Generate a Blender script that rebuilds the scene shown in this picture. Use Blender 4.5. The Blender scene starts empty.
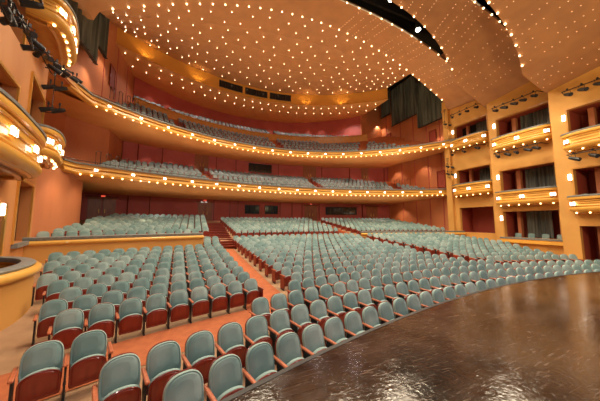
import bpy, math, random
from math import sin, cos, pi, sqrt, radians, atan2, hypot
from mathutils import Vector, Matrix
random.seed(7)
S = bpy.context.scene
COL = S.collection

# ------------------------------------------------------------------ camera, world, lights, exposure
CAM = Vector((-9.5, 0.0, 2.85)); FPX = 233.0
YAW = radians(21.7); PITCH = math.atan(21.5/FPX)
cd = bpy.data.cameras.new('camera'); cam = bpy.data.objects.new('camera', cd); COL.objects.link(cam)
cd.sensor_width = 36; cd.sensor_fit = 'HORIZONTAL'; cd.lens = 36*FPX/600; cd.clip_start = .05; cd.clip_end = 300
cam.location = CAM; cam.rotation_euler = (pi/2+PITCH, 0, -YAW)
S.camera = cam
S.view_settings.view_transform = 'Standard'; S.view_settings.look = 'None'
S.view_settings.gamma = 1; S.view_settings.exposure = -0.27
w = bpy.data.worlds.new('world'); S.world = w; w.use_nodes = True
w.node_tree.nodes['Background'].inputs[0].default_value = (1.0, .80, .62, 1)
w.node_tree.nodes['Background'].inputs[1].default_value = 0.22
try:
    S.cycles.max_bounces = 6; S.cycles.diffuse_bounces = 4; S.cycles.glossy_bounces = 3
    S.cycles.use_denoising = True; S.cycles.sample_clamp_indirect = 4
except Exception: pass

def lamp(kind, loc, power, col=(1, .78, .55), rad=.25, to=None, ang=120, blend=.8):
    d = bpy.data.lights.new('house_or_fill_lamp', kind); d.energy = power; d.color = col; d.shadow_soft_size = rad
    if kind == 'SPOT': d.spot_size = radians(ang); d.spot_blend = blend
    o = bpy.data.objects.new('house_or_fill_lamp', d); COL.objects.link(o); o.location = loc
    if to is not None:
        o.rotation_euler = (Vector(to)-Vector(loc)).to_track_quat('-Z', 'Y').to_euler()
    return o
WARM = (1, .84, .60); AMB = (1, .73, .38); COOL = (1, .93, .86)
KEY = 1.0
# house downlights under the ceiling panels
for (x, y, z) in [(-12, 23, 17), (-4, 24, 19), (4, 21, 20.3), (9.5, 20.5, 19.2), (-8, 16.5, 18), (0, 16.5, 18), (8, 16.5, 18),
                  (-9, 10.8, 15.6), (-2, 10.8, 16), (5, 10.8, 16), (11, 10.8, 14)]:
    lamp('SPOT', (x, y, z), 2900*KEY, WARM, 1.0, (x*.95, y-.5, 0), 150)
# catwalk lamps in the two ceiling slots, aimed at seats and stage
for (x, y, z) in [(-8, 7.0, 14.6), (0, 6.6, 15), (7, 6.8, 14.8)]:
    lamp('SPOT', (x, y, z), 1900*KEY, COOL, 1.3, (x*.8, 7, 0), 140)
# added spots in mid-air, washing the ceiling with light from below
for x in (-12, -4, 4, 12):
    lamp('SPOT', (x, 20 if abs(x) > 8 else 24, 9.0), 1700*KEY, AMB, .5, (x*.6, 18, 22), 150)
lamp('SPOT', (-3, 3, 6.5), 1500*KEY, AMB, .5, (-3, 8, 17), 150)
lamp('SPOT', (7, 3, 6.5), 1500*KEY, AMB, .5, (8, 8, 17), 150)
# added fill lamps on the unseen stage side, for seats and right wall
lamp('SPOT', (-8, -5, 9), 1700*KEY, COOL, .6, (-9, 8, 0), 120)
lamp('SPOT', (3, -5, 9), 1900*KEY, COOL, .6, (3, 10, 0), 120)
lamp('SPOT', (4, -3, 9), 2400*KEY, AMB, .6, (16, 10, 5), 110)
# downlights washing the rear walls under each balcony
for ((cx, cy), R, z, p, a0, a1, n) in [((0, -24), 55.6, 5.4, 90, -19, 19, 8), ((-.5, -8.9), 42.4, 11.6, 100, -23, 23, 14), ((-2.8, 18.0), 20.8, 20.3, 110, -44, 36, 13)]:
    for i in range(n):
        a = radians(a0+(a1-a0)*(i+.5)/n)
        lamp('SPOT', (cx+R*sin(a), cy+R*cos(a), z), p*KEY, (1, .74, .58), .06, (cx+(R+.35)*sin(a), cy+(R+.35)*cos(a), 0), 75, .5)
for ((cx, cy), R, z, p, a0, a1) in [((-.5, -8.9), 37.5, 5.8, 300, -25, 25), ((-.5, -8.9), 38.5, 11.2, 260, -22, 22), ((-1.7, 7.2), 27.5, 20.2, 700, -35, 35)]:
    for i in range(6):
        a = radians(a0+(a1-a0)*(i+.5)/6); lamp('SPOT', (cx+R*sin(a), cy+R*cos(a), z), p*KEY, (1, .86, .76), .12, (cx+R*sin(a), cy+R*cos(a), 0), 140)
# added unseen up-spots, standing in for bounce light on the balcony undersides
for ((cx, cy), R, z, p) in [((-.5, -8.9), 35.2, 2.6, 260), ((-.5, -8.9), 36.5, 8.4, 230)]:
    for i in range(7):
        a = radians(-27+54*(i+.5)/7); lamp('SPOT', (cx+R*sin(a), cy+R*cos(a), z), p*KEY, (1, .74, .46), .5, (cx+(R+.6)*sin(a), cy+(R+.6)*cos(a), z+4), 150)
# small uplights on the cove ledge
for a in (-33, -19.5, 16.5, 29):
    R = 23.75; a = radians(a); lamp('SPOT', (-3.0+R*sin(a), 7.8+R*cos(a), 20.5), 100*KEY, (1, .62, .2), .12, (-3.0+(R+.75)*sin(a), 7.8+(R+.75)*cos(a), 22.6), 120, .6)
# wall washers on the side walls
for (x, y, z) in [(17.6, 31, 19.5), (17.4, 20.5, 14.6), (17.4, 28, 11.4), (17.4, 23, 11.2), (17.2, 27, 5.5), (-17.7, 24, 17.5), (-17.7, 21.5, 15), (-17.6, 23, 11)]:
    lamp('SPOT', (x*.98, y, z), 320*KEY, (1, .72, .46), .1, (x*1.03, y, z-8), 110, .7)

for y in (18.2, 21.4):
    lamp('SPOT', (-16.6, y, 5.5), 150*KEY, (1, .74, .48), .3, (-18.5, y+.5, 2.5), 130, .9)

# ------------------------------------------------------------------ materials
def mat(name, col, rough=.6, metal=0, col2=None, scale=3, lo=.35, hi=.65, bump=0, bscale=40, spec=.5, emit=None, es=0, sheen=0, coord='pos', stretch=None, coat=0):
    m = bpy.data.materials.new(name); m.use_nodes = True; nt = m.node_tree; N = nt.nodes; L = nt.links
    b = N['Principled BSDF']
    b.inputs['Base Color'].default_value = (*col, 1); b.inputs['Roughness'].default_value = rough
    b.inputs['Metallic'].default_value = metal; b.inputs['Specular IOR Level'].default_value = spec
    if coat: b.inputs['Coat Weight'].default_value = coat
    if sheen: b.inputs['Sheen Weight'].default_value = sheen
    if emit: b.inputs['Emission Color'].default_value = (*emit, 1); b.inputs['Emission Strength'].default_value = es
    if col2 or bump:
        if coord == 'pos': src = N.new('ShaderNodeNewGeometry').outputs['Position']
        else: src = N.new('ShaderNodeTexCoord').outputs['Object']
        if stretch:
            mp = N.new('ShaderNodeMapping'); mp.inputs['Scale'].default_value = stretch; L.new(src, mp.inputs[0]); src = mp.outputs[0]
    if col2:
        n = N.new('ShaderNodeTexNoise'); n.inputs['Scale'].default_value = scale; n.inputs['Detail'].default_value = 4
        L.new(src, n.inputs['Vector'])
        r = N.new('ShaderNodeMapRange'); r.inputs[1].default_value = lo; r.inputs[2].default_value = hi
        L.new(n.outputs['Fac'], r.inputs[0])
        mx = N.new('ShaderNodeMix'); mx.data_type = 'RGBA'; mx.inputs[6].default_value = (*col, 1); mx.inputs[7].default_value = (*col2, 1)
        L.new(r.outputs[0], mx.inputs[0]); L.new(mx.outputs[2], b.inputs['Base Color'])
    if bump:
        n2 = N.new('ShaderNodeTexNoise'); n2.inputs['Scale'].default_value = bscale; n2.inputs['Detail'].default_value = 3
        L.new(src, n2.inputs['Vector']); bp = N.new('ShaderNodeBump'); bp.inputs['Strength'].default_value = bump
        bp.inputs['Distance'].default_value = .02
        L.new(n2.outputs['Fac'], bp.inputs['Height']); L.new(bp.outputs[0], b.inputs['Normal'])
    return m
M = {}
M['orange'] = mat('painted_orange_plaster', (.66, .345, .085), .7, col2=(.60, .29, .065), scale=.6)
M['orange_warm'] = mat('painted_orange_wood', (.62, .27, .095), .55, col2=(.54, .22, .07), scale=.8, stretch=(1, 1, .25))
M['salmon'] = mat('salmon_wall', (.58, .215, .09), .65, col2=(.48, .165, .07), scale=.5, stretch=(1, 1, .3))
M['red'] = mat('dark_red_wall', (.50, .115, .095), .6, col2=(.43, .085, .075), scale=.5)
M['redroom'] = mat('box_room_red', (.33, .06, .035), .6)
M['ceil'] = mat('brown_ceiling_wood', (.44, .215, .10), .40, col2=(.38, .185, .09), scale=1.1, spec=.4, bump=.1, bscale=2.0)
M['soffit'] = mat('soffit_wood', (.74, .40, .15), .5, col2=(.68, .35, .12), scale=1)
M['cove'] = mat('cove_gold_plaster', (.75, .36, .07), .6)
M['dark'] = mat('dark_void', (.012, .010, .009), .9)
M['gold'] = mat('gold_metal', (.85, .50, .12), .33, metal=.7)
M['goldpaint'] = mat('gold_paint', (.80, .42, .07), .38, coat=.4)
M['goldwood'] = mat('polished_gold_wood', (.62, .30, .07), .3, coat=.5, col2=(.54, .24, .05), scale=2)
M['rail'] = mat('grey_rail_cap', (.22, .23, .22), .5, col2=(.16, .17, .165), scale=6)
M['teal'] = mat('teal_seat_fabric', (.185, .315, .305), .85, col2=(.37, .49, .46), scale=1.1, lo=.42, hi=.66, bump=.25, bscale=120, sheen=.3)
M['tealrim'] = mat('teal_seat_welt', (.30, .44, .40), .8, sheen=.3)
M['greyteal'] = mat('teal_fabric_in_tier_light', (.11, .155, .165), .85, col2=(.25, .29, .30), scale=1.5, sheen=.2)  # the teal fabric again, greyed to imitate the light in the tiers
M['maroon'] = mat('maroon_seat_board', (.27, .030, .014), .35, col2=(.20, .022, .011), scale=14, stretch=(1, 1, .15), coat=.4)
M['arm'] = mat('armrest_wood', (.56, .17, .075), .38, col2=(.46, .12, .05), scale=20, coat=.3)
M['black'] = mat('black_metal', (.014, .014, .015), .45)
M['blackgloss'] = mat('black_window_glass', (.012, .012, .014), .08)
M['floor'] = mat('tan_floor', (.42, .25, .13), .7, col2=(.33, .19, .10), scale=2)
M['carpet'] = mat('orange_carpet', (.50, .145, .05), .95, col2=(.42, .115, .04), scale=5, bump=.4, bscale=150)
M['door'] = mat('brown_door_wood', (.33, .115, .04), .4, col2=(.26, .085, .03), scale=6, stretch=(1, 1, .2))
M['curtain'] = mat('charcoal_curtain', (.055, .06, .055), .8, col2=(.15, .16, .14), scale=3, stretch=(1, 1, .1))  # upright pale and dark streaks in the colour stand in for pleat shading
M['wood_brown'] = mat('brown_panel', (.33, .13, .045), .5, col2=(.26, .10, .035), scale=4, stretch=(1, 1, .2))
M['bulb'] = mat('bulb_glow', (1, .8, .5), .4, emit=(1, .70, .36), es=9)
M['bulbwarm'] = mat('edge_bulb_glow', (1, .8, .5), .4, emit=(1, .62, .25), es=9)
M['star'] = mat('star_lamp_glow', (1, .85, .6), .4, emit=(1, .74, .45), es=10)
M['pin'] = mat('pinhole_glow', (1, .8, .5), .4, emit=(1, .62, .34), es=.9)
M['sconce'] = mat('sconce_glow', (1, .95, .85), .4, emit=(1, .90, .74), es=7.5)
M['lens'] = mat('lens_glass', (.04, .04, .045), .15)
M['hotlamp'] = mat('catwalk_lamp_glow', (1, 1, 1), .4, emit=(1, .93, .84), es=30)
M['exit'] = mat('exit_red_glow', (.8, .05, .03), .4, emit=(1, .06, .03), es=4)
M['white'] = mat('white_lit_edge_and_housing', (.8, .76, .68), .4)
# stage boards
def stage_mat():
    m = bpy.data.materials.new('scuffed_dark_stage_boards'); m.use_nodes = True; nt = m.node_tree; N = nt.nodes; L = nt.links
    b = N['Principled BSDF']; g = N.new('ShaderNodeNewGeometry').outputs['Position']
    def noise(sc, det, vec, dist=0):
        n = N.new('ShaderNodeTexNoise'); n.inputs['Scale'].default_value = sc; n.inputs['Detail'].default_value = det
        n.inputs['Distortion'].default_value = dist
        L.new(vec, n.inputs['Vector']); return n.outputs['Fac']
    def rng(v, a, b_, c, d):
        r = N.new('ShaderNodeMapRange'); r.inputs[1].default_value = a; r.inputs[2].default_value = b_; r.inputs[3].default_value = c; r.inputs[4].default_value = d
        L.new(v, r.inputs[0]); return r.outputs[0]
    def mix(f, a, b_):
        x = N.new('ShaderNodeMix'); x.data_type = 'RGBA'
        L.new(f, x.inputs[0])
        for s, i in ((a, 6), (b_, 7)):
            if isinstance(s, tuple): x.inputs[i].default_value = (*s, 1)
            else: L.new(s, x.inputs[i])
        return x.outputs[2]
    def mapping(rot, sc):
        mp = N.new('ShaderNodeMapping'); mp.inputs['Rotation'].default_value = (0, 0, rot); mp.inputs['Scale'].default_value = sc
        L.new(g, mp.inputs[0]); return mp.outputs[0]
    big = rng(noise(1.3, 6, g, .6), .35, .68, 0, 1)
    c = mix(big, (.018, .011, .008), (.070, .044, .030))
    # long thin scratches in several directions
    for rot, th in ((.5, .66), (-.75, .67), (1.35, .68)):
        s = rng(noise(2.2, 6, mapping(rot, (1, 11, 1)), 1.6), th-.03, th+.03, 0, .6)
        c = mix(s, c, (.20, .145, .105))
    br = N.new('ShaderNodeTexBrick'); br.inputs['Scale'].default_value = 1
    br.inputs['Brick Width'].default_value = 1.6; br.inputs['Row Height'].default_value = .14; br.inputs['Mortar Size'].default_value = .004
    br.inputs['Color1'].default_value = (1, 1, 1, 1); br.inputs['Color2'].default_value = (.8, .8, .8, 1); br.inputs['Mortar'].default_value = (.35, .35, .35, 1)
    L.new(mapping(.0, (1, 1, 1)), br.inputs['Vector'])
    mu = N.new('ShaderNodeMix'); mu.data_type = 'RGBA'; mu.blend_type = 'MULTIPLY'; mu.inputs[0].default_value = .8
    L.new(c, mu.inputs[6]); L.new(br.outputs[0], mu.inputs[7]); L.new(mu.outputs[2], b.inputs['Base Color'])
    L.new(rng(noise(5, 6, g, .8), .3, .7, .07, .17), b.inputs['Roughness'])
    b.inputs['Specular IOR Level'].default_value = .55
    bp = N.new('ShaderNodeBump'); bp.inputs['Strength'].default_value = .45; bp.inputs['Distance'].default_value = .0055
    L.new(noise(16, 5, g, .8), bp.inputs['Height']); L.new(bp.outputs[0], b.inputs['Normal'])
    return m
M['stage'] = stage_mat()

# ------------------------------------------------------------------ mesh helpers
class MB:
    def __init__(s): s.v = []; s.f = []; s.m = []
    def add(s, v, f, mi=0):
        o = len(s.v); s.v += [tuple(p) for p in v]; s.f += [tuple(i+o for i in q) for q in f]; s.m += [mi]*len(f); return s
    def box(s, lo, hi, mi=0, T=None):
        x0, y0, z0 = lo; x1, y1, z1 = hi
        v = [(x0, y0, z0), (x1, y0, z0), (x1, y1, z0), (x0, y1, z0), (x0, y0, z1), (x1, y0, z1), (x1, y1, z1), (x0, y1, z1)]
        if T: v = [T(p) for p in v]
        return s.add(v, [(0, 3, 2, 1), (4, 5, 6, 7), (0, 1, 5, 4), (1, 2, 6, 5), (2, 3, 7, 6), (3, 0, 4, 7)], mi)
    def bevbox(s, lo, hi, r=.01, mi=0, T=None):
        # chamfered box
        x0, y0, z0 = lo; x1, y1, z1 = hi; v = []; idx = {}
        for a in (0, 1):
            for b in (0, 1):
                for c in (0, 1):
                    X = (x0, x1)[a]; Y = (y0, y1)[b]; Z = (z0, z1)[c]; sx = 1 if a == 0 else -1; sy = 1 if b == 0 else -1; sz = 1 if c == 0 else -1
                    for ax in range(3):
                        p = [X+sx*r, Y+sy*r, Z+sz*r]; p[ax] = (X, Y, Z)[ax]; idx[a, b, c, ax] = len(v); v.append(tuple(p))
        f = []
        for a in (0, 1):
            f.append([idx[a, b, c, 0] for b, c in ((0, 0), (1, 0), (1, 1), (0, 1))]); f.append([idx[b, a, c, 1] for b, c in ((0, 0), (0, 1), (1, 1), (1, 0))]); f.append([idx[b, c, a, 2] for b, c in ((0, 0), (1, 0), (1, 1), (0, 1))])
        for b in (0, 1):
            for c in (0, 1):
                f.append([idx[0, b, c, 1], idx[1, b, c, 1], idx[1, b, c, 2], idx[0, b, c, 2]])
                f.append([idx[b, 0, c, 0], idx[b, 1, c, 0], idx[b, 1, c, 2], idx[b, 0, c, 2]])
                f.append([idx[b, c, 0, 0], idx[b, c, 1, 0], idx[b, c, 1, 1], idx[b, c, 0, 1]])
        for a in (0, 1):
            for b in (0, 1):
                for c in (0, 1): f.append([idx[a, b, c, 0], idx[a, b, c, 1], idx[a, b, c, 2]])
        if T: v = [T(p) for p in v]
        return s.add(v, f, mi)
    def tube(s, pts, r, n=8, mi=0, r2=None, cap=True):
        P = [Vector(p) for p in pts]; rings = []
        for i, p in enumerate(P):
            t = (P[min(i+1, len(P)-1)]-P[max(i-1, 0)]).normalized()
            u = t.cross(Vector((0, 0, 1)))
            if u.length < .05: u = t.cross(Vector((1, 0, 0)))
            u.normalize(); w_ = t.cross(u); rr = r if r2 is None else r+(r2-r)*i/(len(P)-1)
            rings.append([p+(u*cos(2*pi*k/n)+w_*sin(2*pi*k/n))*rr for k in range(n)])
        v = [q for R in rings for q in R]; f = []
        for i in range(len(P)-1):
            for k in range(n): f.append((i*n+k, i*n+(k+1) % n, (i+1)*n+(k+1) % n, (i+1)*n+k))
        if cap: f.append(tuple(range(n))[::-1]); f.append(tuple((len(P)-1)*n+k for k in range(n)))
        return s.add(v, f, mi)
    def grid(s, rows, mi=0, closed=False):
        n = len(rows[0]); v = [p for R in rows for p in R]; f = []
        for i in range(len(rows)-1):
            for k in range(n if closed else n-1):
                f.append((i*n+k, i*n+(k+1) % n, (i+1)*n+(k+1) % n, (i+1)*n+k))
        return s.add(v, f, mi)
    def mesh(s, name, mats, smooth=None):
        me = bpy.data.meshes.new(name); me.from_pydata(s.v, [], s.f)
        for m in (mats if isinstance(mats, (list, tuple)) else [mats]): me.materials.append(M[m])
        me.polygons.foreach_set('material_index', s.m)
        if smooth:
            me.polygons.foreach_set('use_smooth', [True]*len(s.f))
            try: me.set_sharp_from_angle(angle=radians(smooth))
            except Exception: pass
        me.update(); return me
    def obj(s, name, mats, parent=None, smooth=None):
        o = bpy.data.objects.new(name, s.mesh(name, mats, smooth)); COL.objects.link(o); o.parent = parent; return o
def tag(o, label=None, cat=None, group=None, kind=None):
    if label: o['label'] = label
    if cat: o['category'] = cat
    if group: o['group'] = group
    if kind: o['kind'] = kind
    return o
def struct(o): o['kind'] = 'structure'; return o
def empty(name, loc=(0, 0, 0), rz=0, **k):
    o = bpy.data.objects.new(name, None); COL.objects.link(o); o.location = loc; o.rotation_euler = (0, 0, rz); o.empty_display_size = .1
    return tag(o, **k)
def link(name, me, parent=None, loc=(0, 0, 0), rot=(0, 0, 0)):
    o = bpy.data.objects.new(name, me); COL.objects.link(o); o.parent = parent; o.location = loc; o.rotation_euler = rot; return o
def copy_tree(o, parent=None):
    c = o.copy(); COL.objects.link(c); c.parent = parent
    for ch in list(o.children): copy_tree(ch, c)
    return c
def path_frames(pts):
    out = []
    for i, p in enumerate(pts):
        a = pts[max(i-1, 0)]; b = pts[min(i+1, len(pts)-1)]
        tx, ty = b[0]-a[0], b[1]-a[1]; L = hypot(tx, ty) or 1
        out.append((p[0], p[1], ty/L, -tx/L))     # normal = right-hand side of the direction of travel
    return out
def sweep(mb, pts, prof, mi=0, closed=True, z=0, caps=True):
    F = path_frames(pts); rows = [[(x+nx*o, y+ny*o, z+h) for (o, h) in prof] for (x, y, nx, ny) in F]
    o0 = len(mb.v); mb.grid(rows, mi, closed)
    if closed and caps:
        n = len(prof); mb.add(rows[0], [tuple(range(n))], mi); mb.add(rows[-1], [tuple(range(n))[::-1]], mi)
    return mb
def cc(c): return c if isinstance(c, tuple) else (0.0, c)
MIDC = (-.5, -8.9); MIDR = 33.9; UPC = (-1.7, 7.2); UPR = 21.7; CVC = (-3.0, 7.8); RC = 24.5; ZT = 22.2; ZB = 20.55
def circ(cx, cz, r, n=10): return [(cx+r*cos(2*pi*k/n), cz+r*sin(2*pi*k/n)) for k in range(n)]
def arc(c, R, x0, x1, n=64):     # arc centred at (0, c): travel from x0 to x1 (left to right => normal points to the stage)
    cx, cy = cc(c); a0 = math.asin(max(-1, min(1, (x0-cx)/R))); a1 = math.asin(max(-1, min(1, (x1-cx)/R)))
    return [(cx+R*sin(a0+(a1-a0)*i/n), cy+R*cos(a0+(a1-a0)*i/n)) for i in range(n+1)]
def sphere_mesh(name, r, m, n=8, k=5):
    mb = MB(); rows = [[(r*sin(pi*i/k)*cos(2*pi*j/n), r*sin(pi*i/k)*sin(2*pi*j/n), r*cos(pi*i/k)) for j in range(n)] for i in range(k+1)]
    mb.grid(rows, 0, True); return mb.mesh(name, m, 180)
FW = Vector((sin(YAW)*cos(PITCH), cos(YAW)*cos(PITCH), sin(PITCH))); RT = Vector((cos(YAW), -sin(YAW), 0)); UP = RT.cross(FW)
def in_frame(p, mg=0):
    v = Vector(p)-CAM; d = v.dot(FW)
    if d < .2: return None
    x = 300+FPX*v.dot(RT)/d; y = 200.5-FPX*v.dot(UP)/d
    return (x, y, d) if -mg < x < 600+mg and -mg < y < 401+mg else None

# ------------------------------------------------------------------ floors and stage
C0 = -24.0; RS = 28.15
def polar(R, a): return (R*sin(a), C0+R*cos(a))
def Rk(k): return 29.25+1.025*k if k < 4 else 33.35+.98*(k-4)
ZK = [0, .05, .1, .18, .27, .36, .44, .53, .6, .7, .8, .88]
def zk(k): return 0 if k < 4 else ZK[k-4]
def floor_z(R):
    if R <= 33: return 0
    t = (R-33.35+.45)/.98
    i = int(max(0, min(10, math.floor(t)))); f = max(0, min(1, t-i)); return ZK[i]+(ZK[i+1]-ZK[i])*f
def RP(i): return 45.7+1.05*i
def zp(i): return 1.38+.150*i
NA = 60
mb = MB(); rows = []
for R in [27.5, 30, 32.9]+[33+.49*i for i in range(25)]:
    rows.append([(*polar(R, radians(-40+80*j/NA)), floor_z(R)) for j in range(NA+1)])
mb.grid(rows); struct(mb.obj('floor', 'floor', smooth=40))
mb = MB(); rows = []
for R, z in [(44.9, .7), (44.9, 1.30)]+[(45.0+1.05*i, zp(i)) for i in range(12)]+[(64, zp(11))]:
    rows.append([(*polar(R, radians(-34+68*j/NA)), z) for j in range(NA+1)])
mb.grid(rows); struct(mb.obj('floor', 'floor'))
# stage
mb = MB(); e = [polar(RS, radians(-34+68*j/96)) for j in range(97)]
mb.add([(*p, 1.1) for p in e]+[(16, -8, 1.1), (-16, -8, 1.1)], [tuple(range(98))[::1]+(98,)])
struct(mb.obj('floor_stage', 'stage'))
mb = MB(); sweep(mb, e[::-1], [(.0, 1.098), (-.05, 1.098), (-.05, 0), (.0, 0), ], 0); struct(mb.obj('trim_stage_front', 'maroon'))
mb = MB(); sweep(mb, e[::-1], [(.012, 1.03), (.012, 1.104), (-.05, 1.104), (-.05, 1.03)], 0); struct(mb.obj('trim_stage_nosing', 'black'))

# carpets
def carpet(name, ring, z0, label, n=40):
    rows = []
    for R, x0, x1 in ring:
        a0 = math.asin(x0/R); a1 = math.asin(x1/R)
        rows.append([(*polar(R, a0+(a1-a0)*j/n), floor_z(R)+z0) for j in range(n+1)])
    mb = MB(); mb.grid(rows); o = mb.obj(name, 'carpet'); return tag(o, label, 'carpet')
carpet('aisle_carpet', [(R, -13.2 if R < 33.1 else -8.1-.12*(R-33.3)-.25, -6.1-.1*(R-31)) for R in (31.55, 32, 32.5, 33.0)], .012,
       'orange carpet of the cross aisle in front of the first left-hand seat block')
carpet('aisle_carpet', [(33+.49*i, -7.95-.08*i*.49-.25, -6.35-.10*i*.49-.25) for i in range(24)], .014,
       'orange carpet running up the aisle beside the left seat block towards the steps', 8)
carpet('aisle_carpet', [(31.8+.49*i, 4.1-.0*i, 5.7) for i in range(26)], .012, 'orange carpet of the aisle between the middle and far seat blocks', 8)
carpet('aisle_carpet', [(R, 5.7, 11.5) for R in (31.7, 32.3, 32.9)], .012, 'orange carpet in front of the far seat block beside the stage', 8)

# ------------------------------------------------------------------ theatre seats
def outline(hw, h, top, n, bot=.0, ex=.78):
    # closed outline from bottom-left clockwise; top corners follow a superellipse of height `top`
    pts = [(-hw*.93, bot), (-hw, bot+.05)]
    for i in range(n+1):
        t = pi-pi*i/n
        cx = (1 if cos(t) >= 0 else -1)*abs(cos(t))**ex*hw; cz = h-top+abs(sin(t))**ex*top
        pts.append((cx, cz))
    pts += [(hw, bot+.05), (hw*.93, bot)]
    return pts
def pad(mb, pts, th, dome, mi, T, rim=None, back=True):
    # cushion in the xz plane, front towards -y
    cx = 0; cz = sum(p[1] for p in pts)/len(pts)
    def ring(s, y): return [T((cx+(p[0]-cx)*s, y, cz+(p[1]-cz)*s)) for p in pts]
    rings = [ring(.96, th/2), ring(1, th*.25), ring(1, -th*.25), ring(.955, -th/2)]
    mb.grid(rings, mi if rim is None else rim, True)
    mb.grid([ring(.955, -th/2), ring(.88, -th/2+.008), ring(.80, -th/2-dome*.5), ring(.45, -th/2-dome)], mi, True)
    n = len(pts); mb.add(ring(.45, -th/2-dome), [tuple(range(n))], mi)
    if back: mb.add(ring(.96, th/2), [tuple(range(n))[::-1]], mi)
def tilt(ang, z0, y0=0):
    c, s_ = cos(ang), sin(ang)
    return lambda p: (p[0], y0+p[1]*c+(p[2])*s_, z0+p[2]*c-p[1]*s_)
BT = tilt(radians(13), .42, .0); STL = tilt(radians(-5), .13, -.13)
def seat_meshes():
    d = {}
    mb = MB(); pad(mb, outline(.242, .48, .24, 16), .07, .022, 0, BT, 1); d['backrest'] = mb.mesh('backrest', ['teal', 'tealrim'], 40)
    mb = MB(); pad(mb, outline(.242, .478, .24, 14, -.20), .022, .0, 0, tilt(radians(13), .42, .052)); d['back_shell'] = mb.mesh('back_shell', 'maroon', 40)
    mb = MB(); pad(mb, outline(.232, .43, .15, 14, ex=.9), .05, .01, 0, tilt(radians(-5), .135, -.11), 1); d['seat_cushion'] = mb.mesh('seat_cushion', ['teal', 'tealrim'], 40)
    mb = MB(); pad(mb, outline(.236, .425, .148, 14, ex=.9), .02, .018, 0, tilt(radians(-5), .13, -.148)); d['seat_board'] = mb.mesh('seat_board', 'maroon', 40)
    mb = MB(); mb.bevbox((-.03, -.36, .575), (.03, .0, .615), .012, 0); mb.bevbox((-.026, -.02, .58), (.026, .10, .612), .01, 0); d['armrest'] = mb.mesh('armrest', 'arm')
    mb = MB(); mb.box((-.014, -.22, .03), (.014, -.03, .576)); mb.box((-.02, -.27, 0), (.02, .06, .03)); mb.tube([(-.02, -.10, .22), (.02, -.10, .22)], .03, 8); d['stand'] = mb.mesh('stand', 'black')
    mb = MB(); mb.bevbox((-.022, -.30, .06), (.022, .04, .60), .012); d['side_panel'] = mb.mesh('side_panel', 'maroon')
    return d
SM = seat_meshes()
def low_seat():
    mb = MB()
    pad(mb, outline(.242, .48, .24, 8), .07, .02, 0, BT)
    pad(mb, outline(.232, .43, .15, 6, ex=.9), .045, .0, 0, tilt(radians(-5), .135, -.11))
    pad(mb, outline(.234, .42, .145, 6, ex=.9), .03, .0, 1, tilt(radians(-5), .125, -.15), back=False)
    mb.box((-.31, -.34, .575), (-.255, .03, .612), 2)
    mb.box((-.296, -.2, 0), (-.27, -.02, .575), 3)
    return mb
LOW = low_seat()
class SeatField:
    def __init__(s): s.v = []; s.f = []; s.m = []
    def put(s, x, y, z, th, fab=0, end=0):
        o = len(s.v); c, n = cos(th), sin(th)
        s.v += [(x+a*c-b*n, y+a*n+b*c, z+h) for (a, b, h) in LOW.v]
        s.f += [tuple(i+o for i in q) for q in LOW.f]
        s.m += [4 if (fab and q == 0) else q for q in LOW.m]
        if end:
            e = MB().box((.26*end-.02 if end > 0 else -.305, -.3, .06), (.26*end+.045 if end > 0 else -.26, .04, .6), 1)
            o = len(s.v); s.v += [(x+a*c-b*n, y+a*n+b*c, z+h) for (a, b, h) in e.v]
            s.f += [tuple(i+o for i in q) for q in e.f]; s.m += [1]*len(e.f)
FIELD = SeatField()
ORD = 'zero first second third fourth fifth sixth seventh eighth ninth tenth eleventh twelfth thirteenth fourteenth fifteenth sixteenth seventeenth eighteenth nineteenth twentieth'.split()
TENS = {2: 'twenty', 3: 'thirty', 4: 'forty', 5: 'fifty', 6: 'sixty'}
def ordn(n):
    if n <= 20: return ORD[n]
    t, u = divmod(n, 10)
    return (TENS[t][:-1]+'ieth') if u == 0 else TENS[t]+'-'+ORD[u]
SP = .562
seats = []   # (x, y, z, theta, endflag, label, group)
def row(R, z, x0, x1, blk, rowname, anchor='left', group=''):
    a0 = math.asin(x0/R); a1 = math.asin(x1/R); n = max(1, int(round((a1-a0)*R/SP)))
    for i in range(n):
        a = a0+(a1-a0)*(i+.5)/n if anchor == 'fit' else (a0+(i+.5)*SP/R if anchor == 'left' else a1-(n-i-.5)*SP/R)
        x, y = polar(R-.1, a); e = -1 if i == 0 else (1 if i == n-1 else 0)
        seats.append((x, y, z, -a, e, (blk, rowname, i+1, n-i)))
for k in (0, 1): row(Rk(k), 0, [-9.98, -10.87][k], 14.0, 'front', k, 'left')
row(31.62, 0, -12.17, -11.04, 'pair', 2); row(Rk(2), 0, -8.42, 13.8, 'front2', 2)
row(Rk(3), 0, -6.95+.0, 4.9, 'middle', 1)
XL = [-12.65, -13.2, -13.5, -14.0, -14.4, -14.8, -15.2, -15.5, -15.8]
for k in range(4, 13): row(Rk(k), zk(k), XL[k-4], -7.75-.1*(k-4), 'left', k-3, 'right')
for k in range(13, 16): row(Rk(k), zk(k), -9.75, -8.6, 'left', k-3, 'right')
for k in range(4, 16): row(Rk(k), zk(k), -6.45-.1*(k-4), 4.1, 'middle', k-2, 'left')
for k in range(4, 16): row(Rk(k), zk(k), 5.7, min(14.2, 11.4+.5*(k-4)), 'far', k-3, 'left')
NL = {'front': 'teal tip-up seat, %s from the left end of the %s row along the stage edge',
      'front2': 'teal tip-up seat, %s from the left end, third row back from the stage edge',
      'pair': 'teal tip-up seat, %s of two standing apart behind the front rows at the left',
      'left': 'teal tip-up seat, %s from the aisle in the %s row of the left block',
      'middle': 'teal tip-up seat, %s from the left aisle in the %s row of the middle block',
      'far': 'teal tip-up seat, %s from its aisle in the %s row of the far block'}
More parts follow.
